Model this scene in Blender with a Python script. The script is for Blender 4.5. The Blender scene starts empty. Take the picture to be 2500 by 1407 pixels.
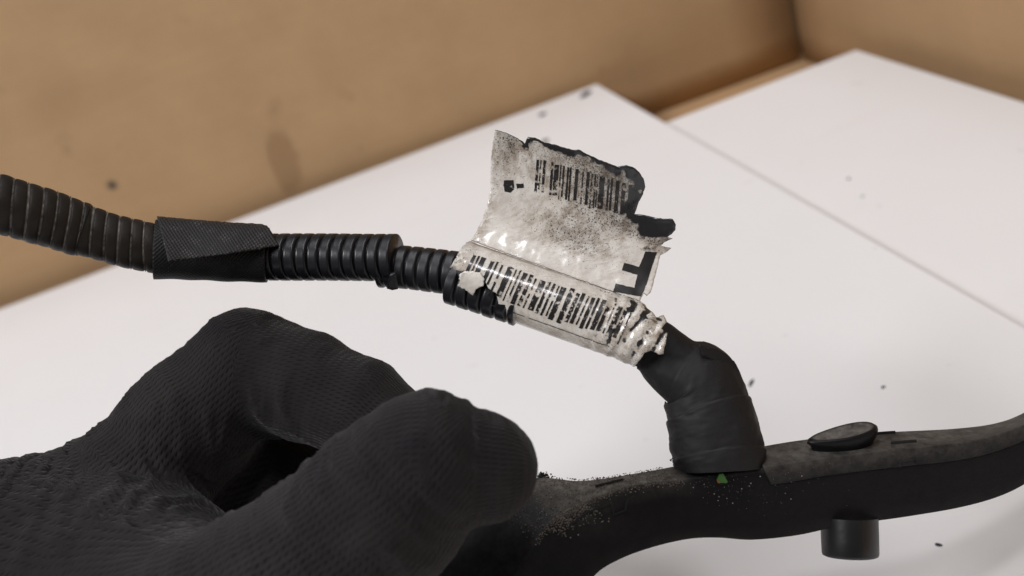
import bpy, bmesh, math, random
import numpy as np
from mathutils import Vector, Matrix, noise as mnoise
from mathutils.geometry import delaunay_2d_cdt

random.seed(7)
rng = np.random.default_rng(7)
scene = bpy.context.scene
COL = scene.collection

# ------------------------------------------------------------------ camera
FPX, CX, CY = 2452.0, 1250.0, 703.5          # focal length and centre, in photo pixels (2500 wide)
CAM_H = 0.20                                   # metres above the white boards
_dn = np.array([0.313, 0.825, 0.470]); _dn /= np.linalg.norm(_dn)     # world down in (right, down, forward)
_fw = np.array([0, 0, 1.0]) - _dn[2] * _dn; _fw /= np.linalg.norm(_fw)
_x = np.cross(_fw, -_dn)
M3 = np.stack([_x, _fw, -_dn])                 # camera (right, down, fwd) -> world
CAM = np.array([0, 0, CAM_H])


def P(px, py, d):
    v = np.array([(px - CX) / FPX * d, (py - CY) / FPX * d, d])
    return Vector((CAM + M3 @ v).tolist())


def ray_z(px, py, z):
    v = M3 @ np.array([(px - CX) / FPX, (py - CY) / FPX, 1.0])
    t = (z - CAM_H) / v[2]
    return Vector((CAM + v * t).tolist())


def vdir(r, d, f):                             # direction given along photo right/down/forward -> world
    return Vector((M3 @ np.array([r, d, f], float)).tolist())


cam_data = bpy.data.cameras.new("camera")
cam = bpy.data.objects.new("camera", cam_data)
COL.objects.link(cam)
R = np.stack([M3[:, 0], -M3[:, 1], -M3[:, 2]], axis=1)
cam.matrix_world = Matrix.Translation(Vector(CAM.tolist())) @ Matrix(R.tolist()).to_4x4()
cam_data.sensor_width = 36
cam_data.lens = FPX / 2500 * 36
cam_data.clip_start = 0.01
cam_data.clip_end = 50
cam_data.dof.use_dof = True
cam_data.dof.focus_distance = 0.199
cam_data.dof.aperture_fstop = 15.0
scene.camera = cam

# ------------------------------------------------------------------ light
world = bpy.data.worlds.new("World"); scene.world = world; world.use_nodes = True
wb = world.node_tree.nodes["Background"]
wb.inputs[0].default_value = (0.98, 0.98, 1.0, 1); wb.inputs[1].default_value = 0.12


def area(name, loc, target, sx, sy, watts, color):
    l = bpy.data.lights.new(name, 'AREA'); l.shape = 'RECTANGLE'; l.size = sx; l.size_y = sy
    l.energy = watts; l.color = color
    o = bpy.data.objects.new(name, l); COL.objects.link(o)
    o.location = loc
    o.rotation_euler = (Vector(target) - Vector(loc)).to_track_quat('-Z', 'Y').to_euler()
    return o


_key = P(CX, CY, 0.2) + vdir(0.0, -0.64, -0.77) * 1.5
area("area_lamp", _key, (0.05, 0.25, 0.0), 0.22, 0.08, 4.0, (0.98, 0.97, 1.0))
area("area_lamp", (-1.1, -0.15, 1.25), (0.4, 0.7, 0.05), 0.8, 0.3, 19, (0.98, 0.97, 1.0))  # unseen fill lamp, added to brighten the box walls
area("area_lamp", (0.2, 0.45, 1.7), (0.1, 0.5, 0.0), 1.3, 0.4, 10, (0.98, 0.97, 1.0))

scene.view_settings.view_transform = 'Standard'
scene.view_settings.look = 'None'
scene.view_settings.exposure = 0.0
scene.view_settings.gamma = 1.0
scene.view_settings.use_curve_mapping = False


# ------------------------------------------------------------------ material helpers
class NT:
    def __init__(self, name):
        self.m = bpy.data.materials.new(name); self.m.use_nodes = True
        self.t = self.m.node_tree; self.n = self.t.nodes; self.l = self.t.links
        self.b = self.n["Principled BSDF"]; self.out = self.n["Material Output"]
        self.tc = None

    def node(self, typ, **kw):
        n = self.n.new(typ)
        for k, v in kw.items(): setattr(n, k, v)
        return n

    def set(self, sock, v):
        if hasattr(v, 'is_linked') or isinstance(v, bpy.types.NodeSocket): self.l.new(v, sock)
        elif isinstance(v, (tuple, list)) and len(v) == 3 and sock.type == 'RGBA': sock.default_value = (*v, 1)
        else: sock.default_value = v

    def obj(self):
        if not self.tc: self.tc = self.node('ShaderNodeTexCoord')
        return self.tc.outputs['Object']

    def noise(self, scale, detail=4, rough=0.6, vec=None, stretch=None, dist=0.0):
        n = self.node('ShaderNodeTexNoise'); v = vec or self.obj()
        if stretch:
            mp = self.node('ShaderNodeMapping'); mp.inputs['Scale'].default_value = stretch[:3]
            if len(stretch) > 3: mp.inputs['Rotation'].default_value = stretch[3:6]
            self.l.new(v, mp.inputs[0]); v = mp.outputs[0]
        self.l.new(v, n.inputs['Vector'])
        n.inputs['Scale'].default_value = scale; n.inputs['Detail'].default_value = detail
        n.inputs['Roughness'].default_value = rough; n.inputs['Distortion'].default_value = dist
        return n.outputs['Fac']

    def ramp(self, fac, a, b, va=0.0, vb=1.0):
        m = self.node('ShaderNodeMapRange'); m.clamp = True
        self.set(m.inputs['Value'], fac)
        self.set(m.inputs['From Min'], a); self.set(m.inputs['From Max'], b)
        m.inputs['To Min'].default_value = va; m.inputs['To Max'].default_value = vb
        return m.outputs[0]

    def math(self, op, a, b=0.0, c=0.0):
        m = self.node('ShaderNodeMath', operation=op)
        self.set(m.inputs[0], a); self.set(m.inputs[1], b); self.set(m.inputs[2], c)
        return m.outputs[0]

    def mix(self, fac, a, b):
        m = self.node('ShaderNodeMix', data_type='RGBA')
        self.set(m.inputs[0], fac); self.set(m.inputs[6], a); self.set(m.inputs[7], b)
        return m.outputs[2]

    def attr(self, name, out='Fac'):
        a = self.node('ShaderNodeAttribute'); a.attribute_name = name
        return a.outputs[out]

    def bump(self, h, strength=0.3, dist=0.001, normal=None):
        b = self.node('ShaderNodeBump'); b.inputs['Strength'].default_value = strength
        b.inputs['Distance'].default_value = dist; self.l.new(h, b.inputs['Height'])
        if normal: self.l.new(normal, b.inputs['Normal'])
        self.l.new(b.outputs[0], self.b.inputs['Normal']); return b.outputs[0]

    def base(self, col, rough=0.6, spec=0.5):
        self.set(self.b.inputs['Base Color'], col); self.set(self.b.inputs['Roughness'], rough)
        self.b.inputs['Specular IOR Level'].default_value = spec
        return self.m


def mat_board():
    t = NT("white_melamine")
    big = t.noise(9, 3); fine = t.noise(600, 2, 0.7); smear = t.noise(14, 5, 0.6, stretch=(1, 4, 1))
    c = t.mix(t.ramp(big, 0.35, 0.7), (0.755, 0.75, 0.745), (0.745, 0.735, 0.728))
    c = t.mix(t.ramp(smear, 0.60, 0.78, 0, 0.10), c, (0.62, 0.55, 0.50))
    sp = t.noise(130, 1, 0.4)
    c = t.mix(t.ramp(sp, 0.78, 0.82, 0, 0.15), c, (0.30, 0.27, 0.25))
    t.bump(fine, 0.05, 0.0004)
    return t.base(c, t.ramp(t.noise(30, 4), 0.3, 0.7, 0.55, 0.68), 0.25)


def mat_card(name, k=1.0):
    t = NT(name)
    flute = t.noise(14, 3, 0.5, stretch=(1, 1, 16)); big = t.noise(6, 4, 0.55); fib = t.noise(380, 3, 0.7)
    c = t.mix(t.ramp(big, 0.3, 0.7), (0.47 * k, 0.305 * k, 0.160 * k), (0.44 * k, 0.285 * k, 0.152 * k))
    c = t.mix(t.ramp(flute, 0.35, 0.7, 0, 0.3), c, (0.41 * k, 0.262 * k, 0.138 * k))
    c = t.mix(t.ramp(fib, 0.55, 0.8, 0, 0.3), c, (0.33 * k, 0.20 * k, 0.105 * k))
    c = t.mix(t.ramp(t.noise(45, 2, 0.5), 0.70, 0.76, 0, 0.22), c, (0.25, 0.16, 0.09))
    c = t.mix(t.ramp(t.noise(26, 4, 0.6), 0.38, 0.66, 0, 0.35), c, (0.36 * k, 0.235 * k, 0.13 * k))
    t.bump(t.math('ADD', fib, flute), 0.15, 0.0006)
    return t, c


def mat_plastic(name, col, rough=0.38, dust=0.25):
    t = NT(name)
    n = t.noise(260, 4, 0.65); big = t.noise(60, 3)
    c = t.mix(t.ramp(n, 0.55, 0.8, 0, dust), col, (0.09, 0.082, 0.076))
    t.bump(t.noise(900, 3, 0.6), 0.12, 0.0003)
    return t.base(c, t.ramp(big, 0.3, 0.7, rough - 0.08, rough + 0.12), 0.5)


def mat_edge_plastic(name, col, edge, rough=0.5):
    """black plastic whose raised rims (attribute 'wear') are scuffed and dusty, with caught light painted in"""
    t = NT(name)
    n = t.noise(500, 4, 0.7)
    w = t.math('MULTIPLY', t.attr('wear_glint'), t.ramp(n, 0.32, 0.62))
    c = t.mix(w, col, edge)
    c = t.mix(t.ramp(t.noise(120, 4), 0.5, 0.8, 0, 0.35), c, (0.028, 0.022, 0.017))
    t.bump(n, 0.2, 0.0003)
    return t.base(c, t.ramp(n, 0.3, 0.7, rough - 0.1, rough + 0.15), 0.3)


def mat_cloth_tape(name, col=(0.009, 0.0085, 0.009), scale=0.00042, spark=0.35):
    """woven cloth tape; thread grid from the sheet's own coordinates (attribute 'thread', metres)"""
    t = NT(name)
    sep = t.node('ShaderNodeSeparateXYZ'); t.l.new(t.attr('thread', 'Vector'), sep.inputs[0])
    k = 2 * math.pi / scale
    a = t.math('SINE', t.math('MULTIPLY', sep.outputs[0], k)); b = t.math('SINE', t.math('MULTIPLY', sep.outputs[1], k))
    weave = t.math('MULTIPLY', a, b)
    n = t.noise(420, 3, 0.7)
    h = t.math('ADD', weave, t.math('MULTIPLY', n, 0.8))
    f = t.math('MULTIPLY', t.ramp(weave, 0.25, 0.9), t.ramp(n, 0.5, 0.75, 0, spark))
    c = t.mix(f, col, (0.20, 0.19, 0.185))
    t.bump(h if spark > 0.1 else n, 0.35 if spark > 0.1 else 0.3, 0.00022)
    return t.base(c, 0.55 if spark > 0.1 else 0.62, 0.3 if spark > 0.1 else 0.28)


def mat_label():
    t = NT("grimy_label_paper")
    fine = t.noise(3200, 3, 0.7); mid = t.noise(330, 5, 0.65); big = t.noise(110, 4, 0.6, dist=0.6)
    streak = t.noise(420, 4, 0.7, stretch=(1, 6, 1, 0.5, 0.3, 0.4))
    c = t.mix(t.ramp(big, 0.35, 0.7), (0.77, 0.735, 0.675), (0.69, 0.64, 0.56))
    dirt = t.attr('dirt')
    brown = t.math('MULTIPLY', t.ramp(t.math('ADD', t.math('MULTIPLY', mid, 0.6), t.math('MULTIPLY', streak, 0.4)), 0.44, 0.60), t.ramp(dirt, 0.0, 0.55))
    c = t.mix(t.math('MULTIPLY', brown, 0.75), c, (0.27, 0.19, 0.12))
    thr = t.ramp(dirt, 0.0, 1.0, 0.69, 0.53)
    speck = t.ramp(t.math('SUBTRACT', fine, thr), 0.0, 0.035)
    c = t.mix(t.math('MULTIPLY', speck, t.ramp(dirt, 0.0, 0.25, 0.55, 0.95)), c, (0.035, 0.03, 0.027))
    film = t.math('MULTIPLY', t.ramp(dirt, 0.5, 1.45), t.ramp(t.math('ADD', t.math('MULTIPLY', mid, 0.6), t.math('MULTIPLY', streak, 0.4)), 0.36, 0.58, 0.45, 1.0))
    c = t.mix(t.math('MULTIPLY', film, 0.88), c, (0.082, 0.062, 0.046))
    g = t.attr('grime')
    gg = t.ramp(t.math('ADD', g, t.math('MULTIPLY', t.math('SUBTRACT', mid, 0.5), 1.3)), 0.42, 0.62)
    c = t.mix(gg, c, (0.012, 0.011, 0.012))
    t.bump(t.math('ADD', mid, t.math('MULTIPLY', streak, 0.6)), 0.30, 0.00035)
    t.b.inputs['Coat Weight'].default_value = 0.7; t.b.inputs['Coat Roughness'].default_value = 0.16
    return t.base(c, t.ramp(mid, 0.3, 0.7, 0.25, 0.45), 0.4)


def mat_print(name="worn_black_print", lo=0.535):
    t = NT(name)
    n = t.noise(900, 4, 0.7); big = t.noise(200, 3)
    worn = t.ramp(t.math('ADD', t.math('MULTIPLY', n, 0.65), t.math('MULTIPLY', big, 0.35)), lo, lo + 0.05)
    t.base((0.014, 0.012, 0.011), 0.4, 0.4)
    t.b.inputs['Coat Weight'].default_value = 0.7; t.b.inputs['Coat Roughness'].default_value = 0.16
    tr = t.node('ShaderNodeBsdfTransparent'); mx = t.node('ShaderNodeMixShader')
    t.l.new(worn, mx.inputs[0]); t.l.new(t.b.outputs[0], mx.inputs[1]); t.l.new(tr.outputs[0], mx.inputs[2])
    t.l.new(mx.outputs[0], t.out.inputs['Surface'])
    return t.m


def mat_rail():
    t = NT("dusty_black_rail")
    n = t.noise(420, 5, 0.7); f = t.noise(1400, 3, 0.7); big = t.noise(70, 4, 0.6)
    d = t.math('MULTIPLY', t.attr('dust'), t.ramp(t.math('ADD', t.math('MULTIPLY', n, 0.75), t.math('MULTIPLY', big, 0.25)), 0.28, 0.60))
    c = t.mix(t.ramp(n, 0.35, 0.7), (0.0065, 0.006, 0.007), (0.0085, 0.0078, 0.0085))
    c = t.mix(d, c, t.mix(f, (0.095, 0.086, 0.074), (0.23, 0.21, 0.185)))
    t.bump(t.math('ADD', n, t.math('MULTIPLY', f, 0.5)), 0.22, 0.0004)
    return t.base(c, t.ramp(d, 0.0, 0.6, 0.40, 0.85), 0.16)


def mat_glove():
    t = NT("black_knit_glove")
    sep = t.node('ShaderNodeSeparateXYZ'); t.l.new(t.attr('knit', 'Vector'), sep.inputs[0])
    wob = t.noise(150, 2)
    u = t.math('ADD', sep.outputs[0], t.math('MULTIPLY', wob, 0.0012))
    v = t.math('ADD', sep.outputs[1], t.math('MULTIPLY', wob, 0.0009))
    a = t.math('SINE', t.math('MULTIPLY', v, 2 * math.pi / 0.00100))
    zig = t.math('MULTIPLY', t.math('ABSOLUTE', t.math('SINE', t.math('MULTIPLY', v, math.pi / 0.00100))), 0.0007)
    b = t.math('SINE', t.math('MULTIPLY', t.math('ADD', u, zig), 2 * math.pi / 0.00140))
    hole = t.math('ADD', t.math('MULTIPLY', t.ramp(a, -0.4, 0.9), t.ramp(b, -0.6, 0.9)), t.math('MULTIPLY', t.ramp(a, -0.6, 0.9), 0.35))
    hole = t.math('MULTIPLY', hole, t.ramp(t.noise(38, 3), 0.36, 0.62, 0.35, 1.0))
    n = t.noise(800, 3, 0.7); big = t.noise(45, 4, 0.6)
    h = t.math('SUBTRACT', t.math('MULTIPLY', n, 0.55), hole)
    c = t.mix(t.ramp(big, 0.3, 0.7), (0.0155, 0.0138, 0.0150), (0.029, 0.0258, 0.0255))
    c = t.mix(t.math('MULTIPLY', hole, 0.40), c, (0.004, 0.0037, 0.004))
    c = t.mix(t.ramp(t.noise(1900, 2, 0.5), 0.74, 0.80, 0, 0.3), c, (0.09, 0.085, 0.08))
    t.bump(h, 0.58, 0.0003)
    t.base(c, 0.9, 0.02)
    t.b.inputs['Sheen Weight'].default_value = 0.10
    t.b.inputs['Sheen Roughness'].default_value = 0.5
    return t.m


def mat_simple(name, col, rough=0.7):
    t = NT(name)
    c = t.mix(t.ramp(t.noise(700, 3), 0.4, 0.7), col, tuple(x * 0.6 for x in col))
    return t.base(c, rough)


M_board = mat_board()
M_label, M_print, M_rail, M_glove = mat_label(), mat_print(), mat_rail(), mat_glove()
M_conduit = mat_plastic("black_corrugated_plastic", (0.007, 0.007, 0.0095), 0.34, 0.08)
M_conduit_old = mat_edge_plastic("brown_black_corrugated_plastic", (0.015, 0.0108, 0.0075), (0.34, 0.31, 0.27))  # brown tint paints in the cardboard's reflection along with dirt
M_tape = mat_cloth_tape("black_cloth_tape", scale=0.00080, spark=0.25)
M_flap = mat_cloth_tape("lit_cloth_tape", (0.020, 0.0185, 0.0185), 0.00080, 0.9)  # same tape, colour lightened because the flap catches light
M_elbow = mat_cloth_tape("black_felt_tape", (0.011, 0.0102, 0.0108), 0.0008, 0.05)
M_black = mat_simple("black_tape_backing", (0.012, 0.011, 0.011))
M_gap = mat_simple("dark_slot", (0.004, 0.004, 0.004), 0.9)
M_dirt = mat_simple("dry_dirt", (0.15, 0.13, 0.11), 0.95)
M_grit = mat_simple("pale_grit", (0.26, 0.25, 0.24), 0.4)
M_crumb = mat_simple("dark_crumb", (0.022, 0.022, 0.026), 0.8)
M_green = mat_simple("green_wire_sheath", (0.035, 0.11, 0.018), 0.5)
M_orange = mat_simple("orange_wire_sheath", (0.20, 0.06, 0.015), 0.5)


# ------------------------------------------------------------------ object helpers
def tag(o, label=None, cat=None, group=None, kind=None):
    if label: o["label"] = label
    if cat: o["category"] = cat
    if group: o["group"] = group
    if kind: o["kind"] = kind
    return o


def empty(name, loc):
    o = bpy.data.objects.new(name, None); COL.objects.link(o); o.location = loc
    o.empty_display_size = 0.02
    return o


def mesh_obj(name, verts, faces, mats, parent=None, base=None, smooth=True, attrs=None, fmat=None):
    """verts in world coordinates; base = world origin of the object"""
    V = np.array([tuple(v) for v in verts], float)
    root = parent
    while root is not None and root.parent is not None: root = root.parent
    if base is None:
        base = np.array(root.location) if root is not None else V.mean(axis=0)
    base = np.array(base, float)
    me = bpy.data.meshes.new(name)
    me.from_pydata((V - base).tolist(), [], [tuple(int(i) for i in f) for f in faces])
    if not isinstance(mats, (list, tuple)): mats = [mats]
    for m in mats: me.materials.append(m)
    if fmat is not None: me.polygons.foreach_set('material_index', np.array(fmat, dtype=np.int32))
    if smooth: me.polygons.foreach_set('use_smooth', np.ones(len(me.polygons), dtype=bool))
    for k, a in (attrs or {}).items():
        a = np.asarray(a, dtype=np.float32)
        if a.ndim == 1:
            at = me.attributes.new(k, 'FLOAT', 'POINT'); at.data.foreach_set('value', a)
        else:
            at = me.attributes.new(k, 'FLOAT_VECTOR', 'POINT'); at.data.foreach_set('vector', a.ravel())
    me.update()
    o = bpy.data.objects.new(name, me); COL.objects.link(o)
    if parent is not None:
        o.parent = parent                       # every ancestor carries only its root's translation
        if root is parent: o.location = (0, 0, 0)
    else:
        o.location = base.tolist()
    return o


def bevel(o, w, seg=2, ang=0.6, hard=False):
    m = o.modifiers.new("bevel", 'BEVEL'); m.width = w; m.segments = seg; m.limit_method = 'ANGLE'; m.angle_limit = ang; m.harden_normals = hard
    return o


def solid(o, th, offset=-1.0, back=None):
    m = o.modifiers.new("thickness", 'SOLIDIFY'); m.thickness = th; m.offset = offset
    if back: m.material_offset = back; m.material_offset_rim = back
    return o


def catmull(pts, n):
    """dense curve through the rows of pts (any dimension), n samples, uniform in chord length of the first 3 columns"""
    A = np.array(pts, float)
    A = np.vstack([2 * A[0] - A[1], A, 2 * A[-1] - A[-2]])
    out = []
    for i in range(1, len(A) - 2):
        p0, p1, p2, p3 = A[i - 1:i + 3]
        for t in np.linspace(0, 1, 40, endpoint=(i == len(A) - 3)):
            out.append(0.5 * (2 * p1 + (p2 - p0) * t + (2 * p0 - 5 * p1 + 4 * p2 - p3) * t * t + (3 * p1 - p0 - 3 * p2 + p3) * t ** 3))
    out = np.array(out)
    seg = np.linalg.norm(np.diff(out[:, :3], axis=0), axis=1); s = np.concatenate([[0], np.cumsum(seg)])
    ss = np.linspace(0, s[-1], n)
    return np.stack([np.interp(ss, s, out[:, k]) for k in range(out.shape[1])], axis=1), ss


def tube(name, pts, mat, parent, rfun=None, nseg=48, step=0.0003, flat=1.0, cap=True, attrs_fun=None, twist0=None):
    """tube through photo points (px, py, depth, radius_px); rfun(s, th) -> radius factor (arrays)"""
    W = []
    for (px, py, d, r) in pts:
        p = P(px, py, d); W.append([p.x, p.y, p.z, r * d / FPX])
    L = sum((Vector(W[i + 1][:3]) - Vector(W[i][:3])).length for i in range(len(W) - 1))
    n = max(8, int(L / step))
    C, S = catmull(W, n)
    T = np.gradient(C[:, :3], axis=0); T /= np.linalg.norm(T, axis=1)[:, None]
    toward = CAM - C[:, :3]; toward -= (toward * T).sum(1)[:, None] * T; toward /= np.linalg.norm(toward, axis=1)[:, None]
    side = np.cross(T, toward)
    th = np.linspace(-math.pi, math.pi, nseg, endpoint=False)
    SS, TH = np.meshgrid(S, th, indexing='ij')
    F = np.ones_like(SS) if rfun is None else rfun(SS, TH)
    rad = C[:, 3][:, None] * F
    V = C[:, None, :3] + (rad * np.cos(TH) * flat)[..., None] * toward[:, None, :] + (rad * np.sin(TH))[..., None] * side[:, None, :]
    verts = V.reshape(-1, 3).tolist()
    faces = []
    for i in range(n - 1):
        for j in range(nseg):
            k = (j + 1) % nseg
            faces.append((i * nseg + j, i * nseg + k, (i + 1) * nseg + k, (i + 1) * nseg + j))
    if cap:
        faces.append(tuple(range(nseg - 1, -1, -1))); faces.append(tuple((n - 1) * nseg + j for j in range(nseg)))
    at = {'thread': np.stack([SS, TH * C[:, 3].mean(), 0 * SS], -1).reshape(-1, 3)}
    if attrs_fun: at.update({k: v.reshape(-1) for k, v in attrs_fun(SS, TH).items()})
    return mesh_obj(name, verts, faces, mat, parent, attrs=at)


def resample(poly, step, jit=0.0):
    out = []
    n = len(poly)
    for i in range(n):
        a = np.array(poly[i], float); b = np.array(poly[(i + 1) % n], float)
        L = np.linalg.norm(b - a); k = max(1, int(L / step))
        for q in range(k):
            p = a + (b - a) * q / k
            if q and jit: p = p + rng.normal(0, jit, 2)
            out.append(p)
    return out


def sheet2d(poly, step, jit=0.0, grid=None):
    """triangulated sheet inside a polygon: returns (points, faces)"""
    out = resample(poly, step, jit)
    A = np.array(out); g = grid or step
    xs = np.arange(A[:, 0].min(), A[:, 0].max(), g); ys = np.arange(A[:, 1].min(), A[:, 1].max(), g * 0.87)
    inn = []
    n = len(A); x1, y1 = A[:, 0], A[:, 1]; x2, y2 = np.roll(x1, -1), np.roll(y1, -1)
    for j, y in enumerate(ys):
        for x in xs + (g / 2 if j % 2 else 0):
            c = ((y1 > y) != (y2 > y)) & (x < (x2 - x1) * (y - y1) / np.where(y2 == y1, 1e-9, y2 - y1) + x1)
            if c.sum() % 2 == 1:
                dx, dy = x2 - x1, y2 - y1
                tt = np.clip(((x - x1) * dx + (y - y1) * dy) / (dx * dx + dy * dy + 1e-12), 0, 1)
                if np.hypot(x - x1 - tt * dx, y - y1 - tt * dy).min() > g * 0.4: inn.append((x, y))
    vs = [Vector((float(a[0]), float(a[1]))) for a in out] + [Vector((float(a[0]), float(a[1]))) for a in inn]
    ed = [(i, (i + 1) % n) for i in range(n)]
    rv, re, rf, *_ = delaunay_2d_cdt(vs, ed, [], 1, 1e-5)
    pts = np.array([(v.x, v.y) for v in rv]); faces = []
    for f in rf:
        a, b, c = pts[f[0]], pts[f[1]], pts[f[2]]
        faces.append(tuple(f) if (b[0] - a[0]) * (c[1] - a[1]) - (b[1] - a[1]) * (c[0] - a[0]) < 0 else tuple(f[::-1]))
    return pts, faces


def fbm(x, y, z=0.0, o=4):
    return mnoise.fractal(Vector((x, y, z)), 0.8, 2.0, o)


# ================================================================== SETTING
# ---- two white boards lying inside a cardboard box, the first overlapping the second
A0 = ray_z(1457, 205, 0)
uL = (ray_z(0, 755, 0) - A0).normalized()           # along the back edge, to the left
vR = (ray_z(2500, 800, 0) - A0).normalized()        # along the right edge, towards the viewer


def slab(name, corner, u, v, lu, lv, top, th, mat, label, cat, group):
    c = Vector((corner.x, corner.y, 0))
    q = [c, c + u * lu, c + u * lu + v * lv, c + v * lv]
    verts = [(p.x, p.y, top) for p in q] + [(p.x, p.y, top - th) for p in q]
    faces = [(0, 1, 2, 3), (7, 6, 5, 4), (0, 4, 5, 1), (1, 5, 6, 2), (2, 6, 7, 3), (3, 7, 4, 0)]
    o = mesh_obj(name, verts, faces, mat, smooth=False)
    bm = bmesh.new(); bm.from_mesh(o.data); bmesh.ops.recalc_face_normals(bm, faces=bm.faces); bm.to_mesh(o.data); bm.free()
    bevel(o, 0.0004, 2)
    tag(o, label, cat, group)
    return o


Z2 = -0.0083
B0 = ray_z(2090, 122, Z2)
u2 = (ray_z(1630, 298, Z2) - B0).normalized(); v2 = (ray_z(2500, 250, Z2) - B0).normalized()
board_1 = slab("white_board", A0, uL, vR, 1.3, 1.2, 0.0, 0.008, M_board,
               "white board under the hand, its edge overlapping the other board", "board", "white boards in the box")
gap12 = (ray_z(1630, 298, 0) - B0).length
board_2 = slab("white_board", B0, u2, v2, gap12 + 0.05, 1.3, Z2, 0.008, M_board,
               "white board in the right corner of the cardboard box, tucked under the other", "board", "white boards in the box")

# ---- cardboard box: two walls, a corner gap, bottom
ZF = -0.034
Cn = ray_z(1962, 139, ZF)
box_root = empty("cardboard_box", (Cn.x, Cn.y, ZF))
tag(box_root, "open brown cardboard box with a stained wall behind the white boards", "box")
wl = (ray_z(1590, 280, ZF) - ray_z(1948, 147, ZF)).normalized()
wr = (ray_z(2500, 268, ZF + 0.02) - ray_z(1985, 108, ZF + 0.02)).normalized()
tcard, ccard = mat_card("cardboard")
M_card = tcard.base(ccard, 0.85, 0.2)
# stained wall: a spilled drip and a tar spot, positions on the wall in metres
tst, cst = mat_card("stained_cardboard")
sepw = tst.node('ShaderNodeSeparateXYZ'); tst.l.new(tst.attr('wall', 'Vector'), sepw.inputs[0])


def wall_hit(px, py, p0, along):
    n = Vector((-along.y, along.x, 0)); v = Vector((M3 @ np.array([(px - CX) / FPX, (py - CY) / FPX, 1.0])).tolist()); c = Vector(CAM.tolist())
    t = (p0 - c).dot(n) / v.dot(n); h = c + v * t
    return (h - p0).dot(along), h.z


def stain(t, c, px, py, rx, ry, lean, col, amt, edge=0.35):
    a, z = wall_hit(px, py, Cn, wl)
    nn = t.noise(90, 3)
    dx = t.math('DIVIDE', t.math('ADD', t.math('SUBTRACT', sepw.outputs[0], a), t.math('MULTIPLY', t.math('SUBTRACT', sepw.outputs[1], z), lean)), rx)
    dz = t.math('DIVIDE', t.math('SUBTRACT', sepw.outputs[1], z), ry)
    r = t.math('SQRT', t.math('ADD', t.math('MULTIPLY', dx, dx), t.math('MULTIPLY', dz, dz)))
    r = t.math('ADD', r, t.math('MULTIPLY', t.math('SUBTRACT', nn, 0.5), 0.8))
    return t.mix(t.ramp(r, 1.0 - edge, 1.0, amt, 0.0), c, col)


cst = stain(tst, cst, 692, 395, 0.011, 0.024, 0.12, (0.22, 0.13, 0.065), 0.5)
cst = stain(tst, cst, 275, 450, 0.0045, 0.0045, 0.0, (0.05, 0.045, 0.04), 0.9, 0.6)
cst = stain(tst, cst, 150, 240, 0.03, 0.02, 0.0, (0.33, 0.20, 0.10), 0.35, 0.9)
cst = stain(tst, cst, 670, 265, 0.006, 0.008, 0.5, (0.28, 0.17, 0.09), 0.4, 0.8)
cst = stain(tst, cst, 165, 365, 0.004, 0.006, 0.0, (0.25, 0.16, 0.09), 0.4, 0.8)
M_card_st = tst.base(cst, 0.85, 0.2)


def wall_panel(name, p0, along, s0, s1, z0, z1, th, mat, bow=0.0, shear=0.0):
    n = Vector((-along.y, along.x, 0))
    if (n.dot(Vector((CAM[0], CAM[1], 0)) - Vector((p0.x, p0.y, 0)))) < 0: n = -n
    N, K = 40, 16
    verts, faces, wa = [], [], []
    for i in range(N + 1):
        for j in range(K + 1):
            s = s0 + (s1 - s0) * i / N; z = z0 + (z1 - z0) * j / K
            sh = shear * (z - z0) * (1 - i / N)
            b = bow * math.sin(math.pi * i / N) * ((z - z0) / (z1 - z0)) + 0.0012 * fbm(s * 5, z * 5, 1.3)
            p = Vector((p0.x, p0.y, 0)) + along * (s + sh) + n * b
            verts.append((p.x, p.y, z)); wa.append((s, z, 0))
    for i in range(N):
        for j in range(K):
            a = i * (K + 1) + j; faces.append((a, a + 1, a + K + 2, a + K + 1))
    o = mesh_obj(name, verts, faces, mat, box_root, attrs={'wall': np.array(wa)})
    solid(o, th, 0)
    return o


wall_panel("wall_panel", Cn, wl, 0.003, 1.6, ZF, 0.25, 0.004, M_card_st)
wall_panel("wall_panel", Cn, wr, 0.003, 1.5, ZF, 0.25, 0.004, M_card, shear=0.06)
# the box corner has come open a little: a backing panel added behind the slit darkens it
nl = Vector((-wl.y, wl.x, 0)); nl = nl if nl.dot(Vector((Cn.x, Cn.y, 0))) > 0 else -nl
pB = Cn + nl * 0.012
wall_panel("slit_backing", Vector((pB.x, pB.y, 0)), wl, -0.08, 0.08, ZF - 0.004, 0.25, 0.003, M_card)
# bottom of the box
q = [Cn - wl * 0.1 - wr * 0.1, Cn + wl * 1.6 - wr * 0.1, Cn + wl * 1.6 + wr * 1.5, Cn - wl * 0.1 + wr * 1.5]
bot = mesh_obj("bottom_panel", [(p.x, p.y, ZF - 0.001) for p in q] + [(p.x, p.y, ZF - 0.006) for p in q],
               [(3, 2, 1, 0), (4, 5, 6, 7), (0, 1, 5, 4), (1, 2, 6, 5), (2, 3, 7, 6), (3, 0, 4, 7)], M_card, box_root, smooth=False)
bm = bmesh.new(); bm.from_mesh(bot.data); bmesh.ops.recalc_face_normals(bm, faces=bm.faces); bm.to_mesh(bot.data); bm.free()


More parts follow.
